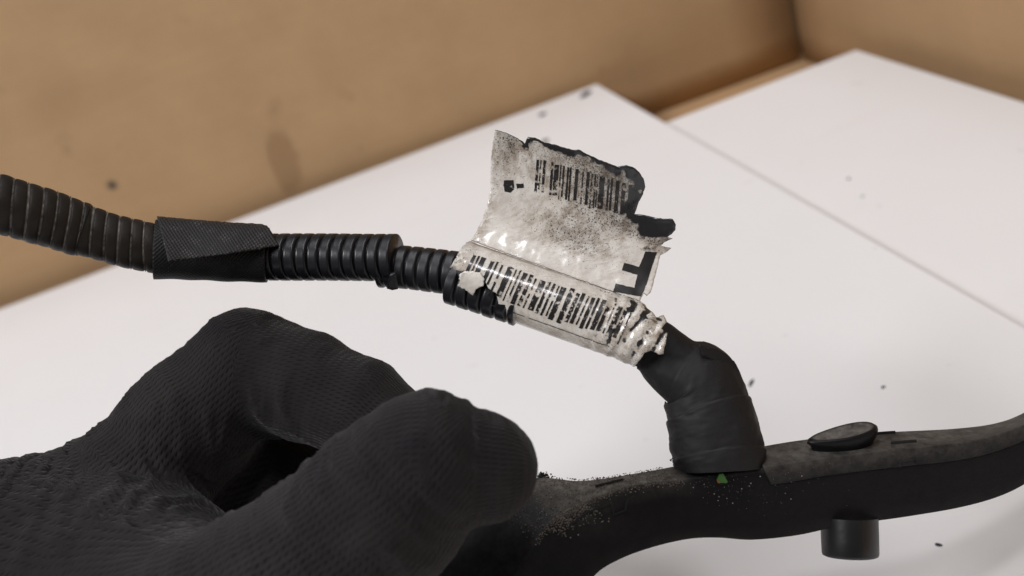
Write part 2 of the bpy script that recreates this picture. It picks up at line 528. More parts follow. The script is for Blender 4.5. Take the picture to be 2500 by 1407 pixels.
# ---- crumbs of dirt on the boards
def crumb(name, px, py, z, rx, ry, rz, ang, label, group="dirt crumbs on the white boards"):
    c = ray_z(px, py, z)
    bm = bmesh.new(); bmesh.ops.create_icosphere(bm, subdivisions=2, radius=1)
    for v in bm.verts:
        k = 1 + 0.35 * fbm(v.co.x * 1.3 + px, v.co.y * 1.3, v.co.z * 1.3)
        v.co = Vector((v.co.x * rx * k, v.co.y * ry * k, max(v.co.z, -0.4) * rz * k))
    me = bpy.data.meshes.new(name); bm.to_mesh(me); bm.free(); me.materials.append(M_crumb)
    o = bpy.data.objects.new(name, me); COL.objects.link(o); o.location = (c.x, c.y, z + 0.4 * rz); o.rotation_euler = (0, 0, ang)
    tag(o, label, "crumb", group)


crumb("dirt_crumb", 1429, 233, 0, 0.0042, 0.0021, 0.0012, 0.5, "largest dark crumb, near the far corner of the overlapping board")
crumb("dirt_crumb", 1325, 281, 0, 0.0024, 0.0015, 0.0010, 0.2, "small dark crumb just below the largest one at the board corner")
crumb("dirt_crumb", 1332, 346, 0, 0.0026, 0.0014, 0.0010, 0.4, "dark crumb half hidden behind the torn top of the label")
crumb("dirt_crumb", 2072, 437, Z2, 0.0010, 0.0006, 0.0002, 0.9, "tiny upper crumb of two on the far right board")
crumb("dirt_crumb", 2106, 480, Z2, 0.0006, 0.0005, 0.0002, 0.1, "tiny lower crumb of two on the far right board")
crumb("dirt_crumb", 1834, 936, 0, 0.0020, 0.0006, 0.0003, 0.9, "thin dark sliver on the board right of the black taped elbow")
crumb("dirt_crumb", 2292, 1331, 0, 0.0009, 0.0005, 0.0003, 2.4, "tiny crumb on the board below the rail, right of its peg")
crumb("dirt_crumb", 2157, 946, 0, 0.0007, 0.0005, 0.0003, 0.4, "tiny crumb on the board above the oval button of the rail")


# ================================================================== WIRING HARNESS
harness = empty("wiring_harness", P(1700, 1150, 0.195))
tag(harness, "black corrugated wiring harness with torn barcode label and curved plastic cable rail", "wiring harness")
H = harness


def groove(pitch, depth=0.25, top=0.52, phase=0.0, slant=0.0, irr=0.0):
    def f(S, TH):
        q = ((S + slant * np.cos(TH)) / pitch + phase)
        x = q % 1.0
        d = np.abs(x - 0.5) * 2                     # 0 at rib centre, 1 at groove centre
        h = np.clip((1 - d) / (1 - top), 0, 1); h = np.sqrt(1 - (1 - h) ** 2)
        k = 1 - depth * (1 - h)
        if irr: k = k + irr * np.sin(q.astype(int) * 2.7) + irr * 0.6 * np.sin(TH * 2 + S * 300)
        return k
    return f


def saw(pitch, depth=0.085):
    def f(S, TH):
        q = S / pitch - 0.42 * np.sin(TH) + 0.03 * np.sin(TH * 2 + 1); x = q % 1.0
        h = np.where(x < 0.80, 0.62 + 0.30 * np.clip(np.sin(x / 0.80 * math.pi), 0, 1) ** 0.5, 0.0)
        lip = np.exp(-((x - 0.90) / 0.05) ** 2) * 1.0
        h = np.maximum(h * (x < 0.8), lip); h = np.maximum(h, 0.2)
        return 1 - depth * (1 - h) + 0.012 * np.sin(np.floor(q) * 1.9 + TH)
    return f


def saw_wear_glint(pitch):
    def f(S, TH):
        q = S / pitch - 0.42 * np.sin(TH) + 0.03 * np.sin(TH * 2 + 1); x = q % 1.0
        return {'wear_glint': np.exp(-((x - 0.90) / 0.05) ** 2) * (0.55 + 0.45 * np.cos(TH + 0.5))}  # rims lightened most on their upper front, as painted caught light
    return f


pxm = 0.2 / FPX
# older, scuffed conduit coming in from the left
pit = 31 * 0.196 / FPX
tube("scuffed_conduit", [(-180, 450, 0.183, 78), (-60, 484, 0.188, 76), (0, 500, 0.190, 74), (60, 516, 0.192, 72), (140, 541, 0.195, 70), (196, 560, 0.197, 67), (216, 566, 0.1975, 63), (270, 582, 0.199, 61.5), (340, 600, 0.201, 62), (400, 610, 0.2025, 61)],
     M_conduit_old, H, saw(pit), 56, 0.00016, attrs_fun=saw_wear_glint(pit))
# newer conduit: end pieces slid over one another
pit = 30.6 * 0.207 / FPX
tube("corrugated_conduit", [(600, 628, 0.209, 57), (700, 628, 0.2075, 58), (800, 628, 0.206, 58), (900, 629, 0.204, 58), (968, 629, 0.2025, 58)],
     M_conduit, H, groove(pit, phase=0.1, slant=0.0003), 56, 0.00012)
tube("corrugated_conduit", [(930, 650, 0.2045, 53), (990, 653, 0.2035, 53), (1060, 661, 0.202, 54), (1150, 672, 0.200, 54)],
     M_conduit, H, groove(pit, phase=0.55), 56, 0.00012)
tube("corrugated_conduit", [(1104, 688, 0.2005, 56), (1150, 702, 0.1995, 57), (1190, 714, 0.1985, 58), (1270, 740, 0.197, 58)],
     M_conduit, H, groove(34 * 0.2 / FPX, phase=0.2, irr=0.008), 56, 0.00012)
# cut, flared lip of the outer conduit end and the split tongue below it
def lip_sheet(name, poly, depth, mat, th, step=5, attr=None):
    pts, faces = sheet2d(poly, step, 0.0)
    verts = [P(x, y, depth(x, y)) for x, y in pts]
    o = mesh_obj(name, verts, faces, mat, H, attrs={'thread': np.array([(x * pxm, y * pxm, 0) for x, y in pts])})
    solid(o, th, -1)
    return o
lip_sheet("conduit_tongue", [(952, 672), (966, 668), (972, 706), (958, 709), (944, 705)], lambda x, y: 0.1975 + 0.00006 * (y - 670), M_conduit, 0.0008)

# cloth tape wrapped round the joint, with its loose end folded forward
def tape_r(S, TH):
    return 1 + 0.012 * np.sin(S * 900 + TH) + 0.02 * np.sin(TH * 2 + 0.6) + 0.01 * np.sin(TH * 5)
tape = tube("cloth_tape_wrap", [(378, 608, 0.203, 74), (470, 612, 0.205, 72), (560, 618, 0.207, 70), (654, 622, 0.208, 68)], M_tape, H, tape_r, 64, 0.0004)
flap_poly = [(383, 528), (470, 536), (560, 543), (640, 547), (652, 551), (664, 568), (681, 598), (640, 606), (560, 618), (480, 629), (412, 637), (399, 592)]
def flap_d(x, y):
    top = 528 + (x - 383) * 0.075; v = np.clip((y - top) / 100, 0, 1.2)
    ax = 0.203 + (x - 378) * 1.8e-5
    return ax - 0.0062 * math.sqrt(max(0, 1 - (1 - min(v, 1)) ** 2)) - 0.0042 * v ** 2 + 0.0006 * math.sin(x * 0.03) * v
pts, faces = sheet2d(flap_poly, 6, 0.5)
fl = mesh_obj("tape_flap", [P(x, y, flap_d(x, y)) for x, y in pts], faces, M_flap, tape,
              attrs={'thread': np.array([((x * 0.98 + y * 0.2) * pxm, (y * 0.98 - x * 0.2) * pxm, 0) for x, y in pts])})
solid(fl, 0.0003, -1)

# ---- label: a strip stuck round the bundle, its free end standing up as a flag
LAX = np.array([1100.0, 653.0]); LE = np.array([0.943, 0.334]); LE /= np.linalg.norm(LE); LN = np.array([-LE[1], LE[0]])
LR = 76.0


def lab_d(s): return 0.1995 - 0.0000085 * s          # depth of the tube axis


def ridge(q): return 1 - abs(((q % 1.0) - 0.5) * 2) ** 0.8


def crumple(s, th):
    """folds that run round the bundle, fanning out from a pinch on top; -> (height, crease)"""
    w = max(0.0, min(1.0, (s - 330) / 120)); w = w * w * (3 - 2 * w)
    q1 = (s + 9 * th + 8 * math.sin(th * 2.3)) / 36.0 + 0.35 * fbm(s * 0.012, th * 0.9, 7.0); q2 = (s - 6 * th) / 21.0 + 0.3 * fbm(s * 0.02, th, 2.0)
    a, b = ridge(q1), ridge(q2)
    fade = 0.55 + 0.45 * math.cos(th - 0.1)
    return w * fade * (6.0 * a + 2.2 * b - 3.0), w * max(0.0, 1 - a * 1.6) * max(0.0, min(1.0, 0.75 + 1.6 * fbm(s * 0.03, th * 2.2, 12.0)))


def wrinkle(s, th):
    left = max(0.0, min(1.0, (70 - s) / 60)) * 3.0 * fbm(s * 0.05, th * 1.6, 9.0)
    return crumple(s, th)[0] + left + 0.5 * fbm(s * 0.03, th * 1.5, 5)


def lab_pt(s, th, lift=0.0):
    """s along the bundle (photo px), th round it (0 = facing the viewer, + down)"""
    r = LR + wrinkle(s, th) + lift
    bend = max(0.0, s - 440); c = LAX + LE * s + LN * (0.0009 * bend * bend)
    p = c + LN * (r * math.sin(th))
    return P(p[0], p[1], lab_d(s) - r * math.cos(th) * 0.199 / FPX)


def to_st(x, y):
    v = np.array([x, y]) - LAX; s = v @ LE; t = v @ LN
    return [s, math.asin(max(-0.995, min(0.995, t / LR)))]


front = [to_st(*p) for p in [(1128, 602), (1113, 630), (1096, 655), (1120, 661), (1150, 668), (1176, 672), (1186, 690), (1192, 704), (1212, 716), (1217, 742)]]
s_b0, s_b1 = to_st(1212, 776)[0], to_st(1545, 890)[0]
right = [to_st(*p) for p in [(1562, 876), (1576, 856), (1592, 850), (1612, 855), (1624, 852), (1633, 803), (1617, 796), (1631, 778), (1622, 764), (1604, 770), (1580, 750)]]
st_poly = [(s, th * LR) for s, th in [[30, -1.75]] + front + [[s_b0, 1.75], [s_b0 + 5, 3.2], [s_b1 - 20, 3.2], [s_b1, 1.75]] + right + [[470, -1.75]]]
pts, faces = sheet2d(st_poly, 6, 0.6, 5.5)
dirt = []
for s, t in pts:
    th = t / LR
    e = 0.30 + 0.35 * max(0, (s - 330) / 200) + 0.45 * max(0, (60 - s) / 60) + 0.25 * max(0, (t - 60) / 60)
    dirt.append(min(1, e))
grime = [0.95 * crumple(s, t / LR)[1] * (0.7 if t > 50 else 1.0) + 0.42 * max(0, min(1, (s - 420) / 60)) * (1 if t < -45 else 0)
         + 0.58 * max(0, (55 - s) / 55) * (1 if t > -40 else 0.5) + 0.22 * max(0, min(1, (t - 95) / 40)) for s, t in pts]
label = mesh_obj("barcode_label", [lab_pt(s, t / LR) for s, t in pts], faces, [M_label, M_black], H, attrs={'dirt': dirt, 'grime': grime})
label["label"] = "dirty white label wrapped round the bundle, crumpled at its right end"
solid(label, 0.00022, -1, 1)
# torn scrap hanging over the ribs
scrap = [(1121, 671), (1124, 684), (1118, 699), (1134, 704), (1143, 712), (1155, 721), (1162, 706), (1178, 699), (1183, 682), (1174, 667), (1157, 663), (1135, 662)]
pts, faces = sheet2d([(s, th * LR) for s, th in [to_st(*p) for p in scrap]], 4, 1.3)
sc = mesh_obj("torn_scrap", [lab_pt(s, t / LR, 2.5 + 2.0 * fbm(s * 0.03, t * 0.03, 2)) for s, t in pts], faces, [M_label, M_black], label,
              attrs={'dirt': np.full(len(pts), 0.12), 'grime': np.zeros(len(pts))})
solid(sc, 0.00018, -1, 1)

# flag
F0, F1 = np.array([1150.0, 586.0]), np.array([1562.0, 735.0])


def flag_uv(x, y):
    d = F1 - F0; L = np.linalg.norm(d); e = d / L; n = np.array([e[1], -e[0]])
    v = np.array([x, y]) - F0
    return (v @ e) / L, (v @ n) / 285.0


def flag_d(x, y):
    u, v = flag_uv(x, y)
    v = max(-0.05, v)
    b = 0.0229 * (0.44 * v - 0.60 * v * v)
    return 0.1972 - 0.0022 * u + b + 0.0011 * (u - 0.4) * v + 0.00016 * fbm(x * 0.012, y * 0.012, 4.0)


flag_poly = [(1150, 586), (1163, 566), (1178, 535), (1188, 505), (1194, 478), (1198, 450), (1197, 420), (1200, 380), (1204, 345), (1208, 319), (1222, 322), (1240, 328),
             (1258, 337), (1276, 347), (1280, 352), (1288, 336), (1306, 338), (1330, 350), (1352, 354), (1378, 362), (1400, 368), (1412, 367), (1432, 378), (1458, 390), (1490, 402), (1507, 409),
             (1528, 405), (1545, 410), (1560, 422), (1571, 438), (1575, 458), (1570, 475), (1558, 498), (1549, 524), (1562, 524), (1590, 530), (1618, 535), (1642, 536), (1650, 550),
             (1649, 562), (1640, 572), (1630, 580), (1642, 583), (1622, 592), (1614, 600), (1628, 604), (1639, 606), (1624, 618), (1612, 624), (1606, 650), (1596, 690), (1588, 715), (1580, 722), (1572, 716), (1562, 735),
             (1480, 706), (1380, 670), (1280, 634), (1200, 605)]
pts, faces = sheet2d(flag_poly, 5, 0.5, 5.5)
top_line = np.array([p for p in resample(flag_poly, 4) if p[1] < 530 and p[0] > 1262])
dirt, grime = [], []
for x, y in pts:
    u, v = flag_uv(x, y)
    dd = 0.16 + 0.75 * math.exp(-((u - 0.52) / 0.26) ** 2 - ((v - 0.34) / 0.17) ** 2) + 0.9 * max(0, v - 0.45) + 0.35 * math.exp(-((u - 0.02) / 0.05) ** 2)
    dist = np.hypot(top_line[:, 0] - x, top_line[:, 1] - y).min()
    g = max(0, 1.15 - dist / ((15 + 45 * max(0, u - 0.3)) * max(0.25, 0.9 + 1.5 * fbm(x * 0.025, y * 0.025, 8.0))))
    if v > 0.40: dd += 1.0 * max(0, (u - 0.22) / 0.55) * min(1, (v - 0.40) / 0.2) + 0.25 * max(0, v - 0.5)
    tab = math.exp(-(((x - 1605) / 52) ** 4 + ((y - 556) / 25) ** 4)); g = max(g, 1.2 * tab)
    g = max(g, 0.50 * math.exp(-(((x - 1575) / 45) ** 2 + ((y - 606) / 13) ** 2)))
    dirt.append(min(1.6, dd)); grime.append(min(1.2, g))
flag = mesh_obj("label_flag", [P(x, y, flag_d(x, y)) for x, y in pts], faces, [M_label, M_black], label, attrs={'dirt': dirt, 'grime': grime})
flag["label"] = "free end of the label standing up, black with grime along its torn top"
solid(flag, 0.00025, -1, 1)


def print_mesh(name, polys, fn, parent, mat=M_print):
    V, Fc = [], []
    for poly in polys:
        pts, faces = sheet2d(poly, 5, 0.35, 8)
        b = len(V); V += [fn(x, y) for x, y in pts]; Fc += [tuple(i + b for i in f) for f in faces]
    return mesh_obj(name, V, Fc, mat, parent)


flag_fn = lambda x, y: P(x, y, flag_d(x, y) - 0.00006)
# upper barcode: bars read off the photograph (start, width in px along the row)
bars = [(1310, 6), (1319, 3.5), (1327, 6), (1346, 6), (1354, 11), (1368, 3), (1375, 4), (1385, 5), (1392, 4), (1405, 8), (1422, 3), (1433, 7), (1444, 3), (1452, 4), (1458, 3),
        (1464, 13), (1484, 5), (1492, 5), (1504, 9), (1519, 9), (1535, 9), (1549, 6)]
polys = []
for x, w in bars:
    yt = 388 + (x - 1310) * 0.27 + rng.normal(0, 2); yb = 466 + (x - 1310) * 0.27 + rng.normal(0, 2.5); sl = -6
    if x > 1535: yb = min(yb, 522)
    polys.append([(x, yt), (x + w, yt + 1), (x + w + sl, yb + 1), (x + sl, yb)])
print_mesh("barcode_print", polys, flag_fn, flag)
print_mesh("text_print", [[(1230, 441), (1254, 440), (1255, 462), (1246, 471), (1232, 468), (1229, 452)], [(1260, 449), (1278, 448), (1279, 459), (1262, 461)],
                          [(1306, 446), (1330, 450), (1329, 456), (1305, 452)]], flag_fn, flag)
print_mesh("letter_print", [[(1576, 614), (1604, 616), (1592, 650), (1580, 690), (1566, 724), (1550, 722), (1497, 712), (1503, 692), (1549, 703), (1556, 671), (1518, 660), (1524, 642), (1560, 652)]], flag_fn, flag, mat_print("solid_black_print", 0.64))

# lower barcode round the bundle
lab_fn = lambda s, t: lab_pt(s, t / LR, 0.9)
polys = []; s = 42.0
wid = [8, 4, 12, 9, 5, 5, 14, 3, 4, 11, 9, 4, 14, 8, 6, 4, 13, 12, 9, 9, 4, 9, 6, 11, 9, 4, 13, 9, 4]
gp = [5, 4, 13, 5, 8, 12, 6, 7, 6, 6, 6, 9, 5, 6, 7, 4, 9, 6, 4, 7, 6, 5, 6, 4, 8, 5, 5, 7, 6]
for k, w in enumerate(wid):
    t0 = -52 + rng.normal(0, 3); t1 = 38 + rng.normal(0, 4); sl = -6
    if s < 105: t1 = min(t1, 4 + (s - 42) * 0.10)
    if s > 330: t1 = t1 - 6
    mid = rng.random()
    if 105 < s < 300 and mid < 0.35:  # breaks in the bars stand in for glare across the print
        c = rng.uniform(-18, 6)
        polys.append([(s, t0), (s + w, t0), (s + w + sl * 0.4, c), (s + sl * 0.4, c)])
        polys.append([(s + sl * 0.5, c + 9), (s + w + sl * 0.5, c + 9), (s + w + sl, t1), (s + sl, t1)])
    else:
        polys.append([(s, t0), (s + w, t0), (s + w + sl, t1), (s + sl, t1)])
    s += w + gp[k]
print_mesh("barcode_print", polys, lab_fn, label)
print_mesh("ruled_line_print", [[(122, 57), (430, 57), (430, 59.5), (122, 59.5)]], lab_fn, label)
print_mesh("text_print", [[(362, -92), (369, -92), (369, -89.5), (362, -89.5)], [(362, -86), (369, -86), (369, -84), (362, -84)], [(374, -92), (376.5, -92), (376.5, -84), (374, -84)],
                          [(381, -91), (388, -91), (388, -88.5), (381, -88.5)], [(392, -90), (394, -90), (394, -84), (392, -84)]], lab_fn, label)

# ---- taped elbow
def elbow_r(S, TH):
    L = 0.0088
    q = (S + 0.0030 * np.cos(TH + 0.9) + 0.0020 * np.sin(TH)) / L
    st = q % 1.0; lap = np.floor(q)
    r = 1 + (0.034 + 0.018 * np.sin(lap * 2.3)) * (1 - st) - 0.02
    wob = np.array([[fbm(s * 130, math.cos(t) * 1.1, math.sin(t) * 1.1) for t in TH[0]] for s in S[:, 0]])
    fine = np.array([[fbm(s * 900, math.cos(t) * 5, math.sin(t) * 5, 2) for t in TH[0]] for s in S[:, 0]])
    pleat = np.clip(np.cos(TH * 7 + 3 * wob + lap), 0, 1) ** 3 * np.exp(-((st - 0.1) / 0.25) ** 2)
    return r + 0.05 * wob + 0.005 * fine + 0.006 * pleat
elbow = tube("taped_elbow", [(1490, 800, 0.198, 58), (1545, 822, 0.198, 61), (1594, 844, 0.1975, 66), (1650, 894, 0.197, 80), (1702, 931, 0.1965, 98), (1726, 985, 0.196, 105), (1741, 1045, 0.1955, 109), (1752, 1108, 0.195, 111), (1756, 1150, 0.1945, 105)],
             M_elbow, H, elbow_r, 80, 0.00018, flat=0.86)
pts, faces = sheet2d([(1708, 842), (1722, 848), (1750, 853), (1775, 866), (1795, 886), (1806, 908), (1788, 902), (1762, 886), (1738, 878), (1716, 868)], 5, 0.8)
lt = mesh_obj("lifted_tape_end", [P(x, y, 0.1905 + 0.000035 * (x - 1710)) for x, y in pts], faces, M_elbow, elbow, attrs={'thread': np.array([(x * pxm, y * pxm, 0) for x, y in pts])})
solid(lt, 0.0005, -1)


# ---- cable rail: lofted channel bar
# columns: top-back x,y | top-front x,y | bottom-front x,y | front depth | back depth
ST = [(960, 1800, 1090, 1920, 1290, 2000, 0.172, 0.181), (1010, 1600, 1140, 1730, 1345, 1810, 0.175, 0.184), (1060, 1440, 1190, 1560, 1390, 1640, 0.178, 0.187), (1105, 1350, 1232, 1450, 1412, 1490, 0.180, 0.189), (1175, 1240, 1290, 1345, 1452, 1410, 0.182, 0.191), (1245, 1182, 1345, 1272, 1515, 1368, 0.184, 0.193),
      (1320, 1165, 1415, 1229, 1600, 1337, 0.1855, 0.194), (1410, 1174, 1500, 1195, 1690, 1317, 0.187, 0.1950), (1500, 1164, 1580, 1176, 1760, 1314, 0.188, 0.196), (1640, 1139, 1680, 1168, 1840, 1320, 0.189, 0.1970),
      (1850, 1094, 1870, 1144, 1950, 1309, 0.1905, 0.1985), (1990, 1072, 2005, 1124, 2060, 1285, 0.1915, 0.1995), (2150, 1058, 2165, 1104, 2200, 1266, 0.1925, 0.2005), (2330, 1049, 2345, 1086, 2350, 1240, 0.193, 0.201),
      (2440, 1034, 2455, 1058, 2455, 1208, 0.1935, 0.2015), (2520, 1000, 2540, 1020, 2540, 1160, 0.1935, 0.2015), (2640, 930, 2660, 945, 2660, 1075, 0.193, 0.201), (2820, 800, 2840, 812, 2840, 940, 0.193, 0.201), (3060, 660, 3080, 672, 3080, 800, 0.194, 0.202), (3320, 570, 3340, 584, 3340, 712, 0.196, 0.204)]
STd, _ = catmull([list(map(float, r)) for r in ST], 190)
verts, faces, dust = [], [], []
for r in STd:
    tb = P(r[0], r[1], r[7]); tf = P(r[2], r[3], r[6]); bf = P(r[4], r[5], r[6] + 0.0012); bb = bf + (tb - tf)
    wig = 0.00018 * fbm(r[2] * 0.03, 1, 2)
    left = max(0.0, min(1.0, (1690 - r[2]) / 60)) * max(0.08, min(1.0, (r[2] - 1335) / 90)); mid = max(0.0, min(1.0, (r[2] - 1700) / 300))  # dust fades out under the thumb, painting in its shade
    dtop = 0.95 * left + 0.45 * mid
    dirty = max(0.0, min(1.0, (1460 - r[2]) / 120)) * max(0.0, min(1.0, (r[2] - 1335) / 60))
    ring = [(tb, dtop), (tb.lerp(tf, 0.5) + Vector((0, 0, 0.0004 + wig)), dtop), (tf, dtop * 0.9), (tf.lerp(bf, 0.07), 0.2 * left + 0.5 * dirty), (tf.lerp(bf, 0.30), 0.12 * dirty), (tf.lerp(bf, 0.8), 0.0), (bf, 0.05), (bb, 0.1), (bb.lerp(tb, 0.5), 0.1)]
    for p, dv in ring: verts.append(p); dust.append(dv)
K = 9
for i in range(len(STd) - 1):
    for j in range(K):
        k = (j + 1) % K; faces.append((i * K + j, (i + 1) * K + j, (i + 1) * K + k, i * K + k))
faces.append(tuple(range(K))); faces.append(tuple((len(STd) - 1) * K + j for j in range(K - 1, -1, -1)))
rail = mesh_obj("cable_rail", verts, faces, M_rail, H, attrs={'dust': dust}, smooth=False)
bm = bmesh.new(); bm.from_mesh(rail.data); bmesh.ops.recalc_face_normals(bm, faces=bm.faces); bm.to_mesh(rail.data); bm.free()
bevel(rail, 0.0004, 2, 0.7, True)
for p in rail.data.polygons: p.use_smooth = True
rail["label"] = "curved black plastic cable rail, dusty on top at its left"


def rail_front(x, f):
    """point on the front face under the top-front edge at photo x, f = fraction of its height"""
    tf = [np.interp(x, STd[:, 2], STd[:, k]) for k in (3, 6)]
    bx = np.interp(x, STd[:, 2], STd[:, 4]); by = np.interp(x, STd[:, 2], STd[:, 5])
    a = P(x, tf[0], tf[1]); b = P(bx, by, tf[1] + 0.0012)
    return a.lerp(b, f)


def rail_top(x, f):
    a = P(np.interp(x, STd[:, 2], STd[:, 0]), np.interp(x, STd[:, 2], STd[:, 1]), np.interp(x, STd[:, 2], STd[:, 7]))
    b = P(x, np.interp(x, STd[:, 2], STd[:, 3]), np.interp(x, STd[:, 2], STd[:, 6]))
    return b.lerp(a, f)


# lid of the rail with an overhanging lip along the front
verts, faces, dust = [], [], []
xs = np.linspace(1862, 3320, 150)
out = vdir(0, -0.15, -1).normalized()
for x in xs:
    a = rail_top(x, 0.97) + Vector((0, 0, 0.0004)); b = rail_top(x, 0.0) + out * 0.0006 + Vector((0, 0, 0.0005)); c = rail_front(x, 0.235) + out * 0.0006; d = rail_front(x, 0.235) - out * 0.0004; e = rail_front(x, 0.02) - out * 0.0006
    for p, dv in ((a, 0.58), (a.lerp(b, 0.5), 0.62), (b, 0.35), (c, 0.08), (d, 0.05), (e, 0)): verts.append(p); dust.append(dv)
K = 6
for i in range(len(xs) - 1):
    for j in range(K):
        k = (j + 1) % K; faces.append((i * K + j, (i + 1) * K + j, (i + 1) * K + k, i * K + k))
faces.append(tuple(range(K))); faces.append(tuple((len(xs) - 1) * K + j for j in range(K - 1, -1, -1)))
lid = mesh_obj("rail_lid", verts, faces, M_rail, rail, attrs={'dust': dust})
bm = bmesh.new(); bm.from_mesh(lid.data); bmesh.ops.recalc_face_normals(bm, faces=bm.faces); bm.to_mesh(lid.data); bm.free()
bevel(lid, 0.00025, 2, 0.6, True)


def strip(name, pts, w, parent, mat=M_gap, h=0.00012):
    """thin dark groove line through world points"""
    V, Fc = [], []
    for i, p in enumerate(pts):
        t = (pts[min(i + 1, len(pts) - 1)] - pts[max(i - 1, 0)]).normalized()
        c = (Vector(CAM.tolist()) - p).normalized(); s = t.cross(c).normalized()
        for a, b in ((-w, 0), (0, h), (w, 0)): V.append(p + s * a + c * b)
    for i in range(len(pts) - 1):
        for j in range(2): Fc.append((i * 3 + j, i * 3 + j + 1, (i + 1) * 3 + j + 1, (i + 1) * 3 + j))
    return mesh_obj(name, V, Fc, mat, parent)


def on_front(x, y):
    """world point on the rail's front face under photo pixel (x, y)"""
    best = None
    for xx in np.linspace(1200, 2500, 260):
        tf = (xx, np.interp(xx, STd[:, 2], STd[:, 3])); b = (np.interp(xx, STd[:, 2], STd[:, 4]), np.interp(xx, STd[:, 2], STd[:, 5]))
        for f in np.linspace(0, 1, 30):
            q = (tf[0] + (b[0] - tf[0]) * f - x) ** 2 + (tf[1] + (b[1] - tf[1]) * f - y) ** 2
            if best is None or q < best[0]: best = (q, xx, f)
    return P(x, y, np.interp(best[1], STd[:, 2], STd[:, 6]) + 0.0012 * best[2] - 0.00035)


strip("latch_groove", [on_front(x, y) for x, y in [(1390, 1283), (1410, 1268), (1435, 1252), (1462, 1240), (1490, 1231), (1495, 1243), (1498, 1257), (1512, 1252), (1527, 1246), (1529, 1231), (1533, 1220), (1550, 1212)]], 0.0002, rail)
strip("top_slot", [rail_top(x, f) + Vector((0, 0, 0.0007)) for x, f in [(1478, 0.24), (1500, 0.26), (1530, 0.28), (1550, 0.30)]], 0.00025, rail)
strip("top_slot", [rail_top(x, 0.24) + Vector((0, 0, 0.0010)) for x in (2180, 2200, 2220, 2243)], 0.00028, lid)
strip("top_slot", [rail_top(x, 0.80) + Vector((0, 0, 0.0010)) for x in (2150, 2175, 2200)], 0.00028, lid)
# clip notch cut in the lid lip
strip("clip_notch", [on_front(x, y) + out * 0.0006 for x, y in [(2195, 1141), (2196, 1128), (2235, 1121), (2236, 1135)]], 0.00015, lid)

# oval push button on the lid
bc = rail_top(2062, 0.42); bx = (rail_top(2120, 0.42) - rail_top(2000, 0.42)).normalized(); bz = Vector((0, 0, 1)); by_ = (rail_top(2062, 0.9) - rail_top(2062, 0.1)).normalized()
up = bx.cross(by_).normalized(); up = up if up.z > 0 else -up
verts, faces = [], []
prof = [(0.90, -0.0006), (0.92, 0.0003), (1.00, 0.0010), (1.05, 0.0018), (1.03, 0.0024), (0.94, 0.0028), (0.80, 0.0026), (0.45, 0.0022), (0.12, 0.0021)]
NS = 48; a_, b_ = 85 * 0.196 / FPX, 0.0033
for k, h in prof:
    for j in range(NS):
        t = 2 * math.pi * j / NS; cx, sy = math.cos(t), math.sin(t)
        bulge = (0.86 + 0.16 * cx) * (1 + (0.15 * cx if sy > 0 else 0))
        tilt = 0.0012 * (cx * 0.5) * (h > 0.001)
        verts.append(bc + bx * (a_ * k * cx) + by_ * (b_ * k * sy * bulge) + up * (h + tilt + 0.0008))
for i in range(len(prof) - 1):
    for j in range(NS):
        k = (j + 1) % NS; faces.append((i * NS + j, i * NS + k, (i + 1) * NS + k, (i + 1) * NS + j))
faces.append(tuple((len(prof) - 1) * NS + j for j in range(NS)))
btn = mesh_obj("oval_button", verts, faces, M_rail, rail, attrs={'dust': [0.75 if (i // NS) > 5 else 0.0 for i in range(len(verts))]})

# locating peg below
d_pg = 0.1955
axis = vdir(0, 1, -0.10).normalized(); px_ = vdir(1, 0, 0); pz_ = axis.cross(px_).normalized()
top = P(2073, 1262, d_pg); rr = 68 * d_pg / FPX
verts, faces = [], []
prof = [(0.0, 1.0), (0.55, 0.995), (0.92, 0.985), (0.975, 0.965), (1.0, 0.90), (0.985, 0.72), (0.7, 0.66)]; Lp = 94 * d_pg / FPX
for h, k in prof:
    for j in range(NS):
        t = 2 * math.pi * j / NS; verts.append(top + axis * (Lp * h) + px_ * (rr * k * math.cos(t)) + pz_ * (rr * k * math.sin(t)))
for i in range(len(prof) - 1):
    for j in range(NS):
        k = (j + 1) % NS; faces.append((i * NS + j, i * NS + k, (i + 1) * NS + k, (i + 1) * NS + j))
faces.append(tuple((len(prof) - 1) * NS + j for j in range(NS)))
M_peg = mat_plastic("black_moulded_plastic", (0.006, 0.006, 0.0065), 0.34, 0.05)
mesh_obj("locating_peg", verts, faces, M_peg, rail)

# outlet block under the tape, with the wire that peeps out
def loftbox(name, quad_top, quad_bot, mat, parent, bw=0.0005, **kw):
    o = mesh_obj(name, list(quad_top) + list(quad_bot), [(0, 1, 2, 3), (7, 6, 5, 4), (0, 4, 5, 1), (1, 5, 6, 2), (2, 6, 7, 3), (3, 7, 4, 0)], mat, parent, smooth=False, **kw)
    bm = bmesh.new(); bm.from_mesh(o.data); bmesh.ops.recalc_face_normals(bm, faces=bm.faces); bm.to_mesh(o.data); bm.free()
    return bevel(o, bw, 2)
tube("cable_outlet", [(1756, 1090, 0.1955, 92), (1756, 1130, 0.1955, 92), (1754, 1160, 0.1955, 92), (1753, 1172, 0.1955, 90)], M_peg, rail, None, 56, 0.0005, flat=0.60)
pg = [P(x, y, 0.1884) for x, y in [(1757, 1158), (1766, 1157), (1777, 1177), (1774, 1180), (1754, 1179), (1751, 1172)]]
o = mesh_obj("green_wire", pg, [(0, 5, 4, 3, 2, 1)], M_green, rail, smooth=False); solid(o, 0.0006, -1)
o = mesh_obj("orange_wire", [P(x, y, 0.18835) for x, y in [(1750, 1171), (1755, 1175), (1760, 1180), (1753, 1180)]], [(0, 3, 2, 1)], M_orange, rail, smooth=False); solid(o, 0.0005, -1)

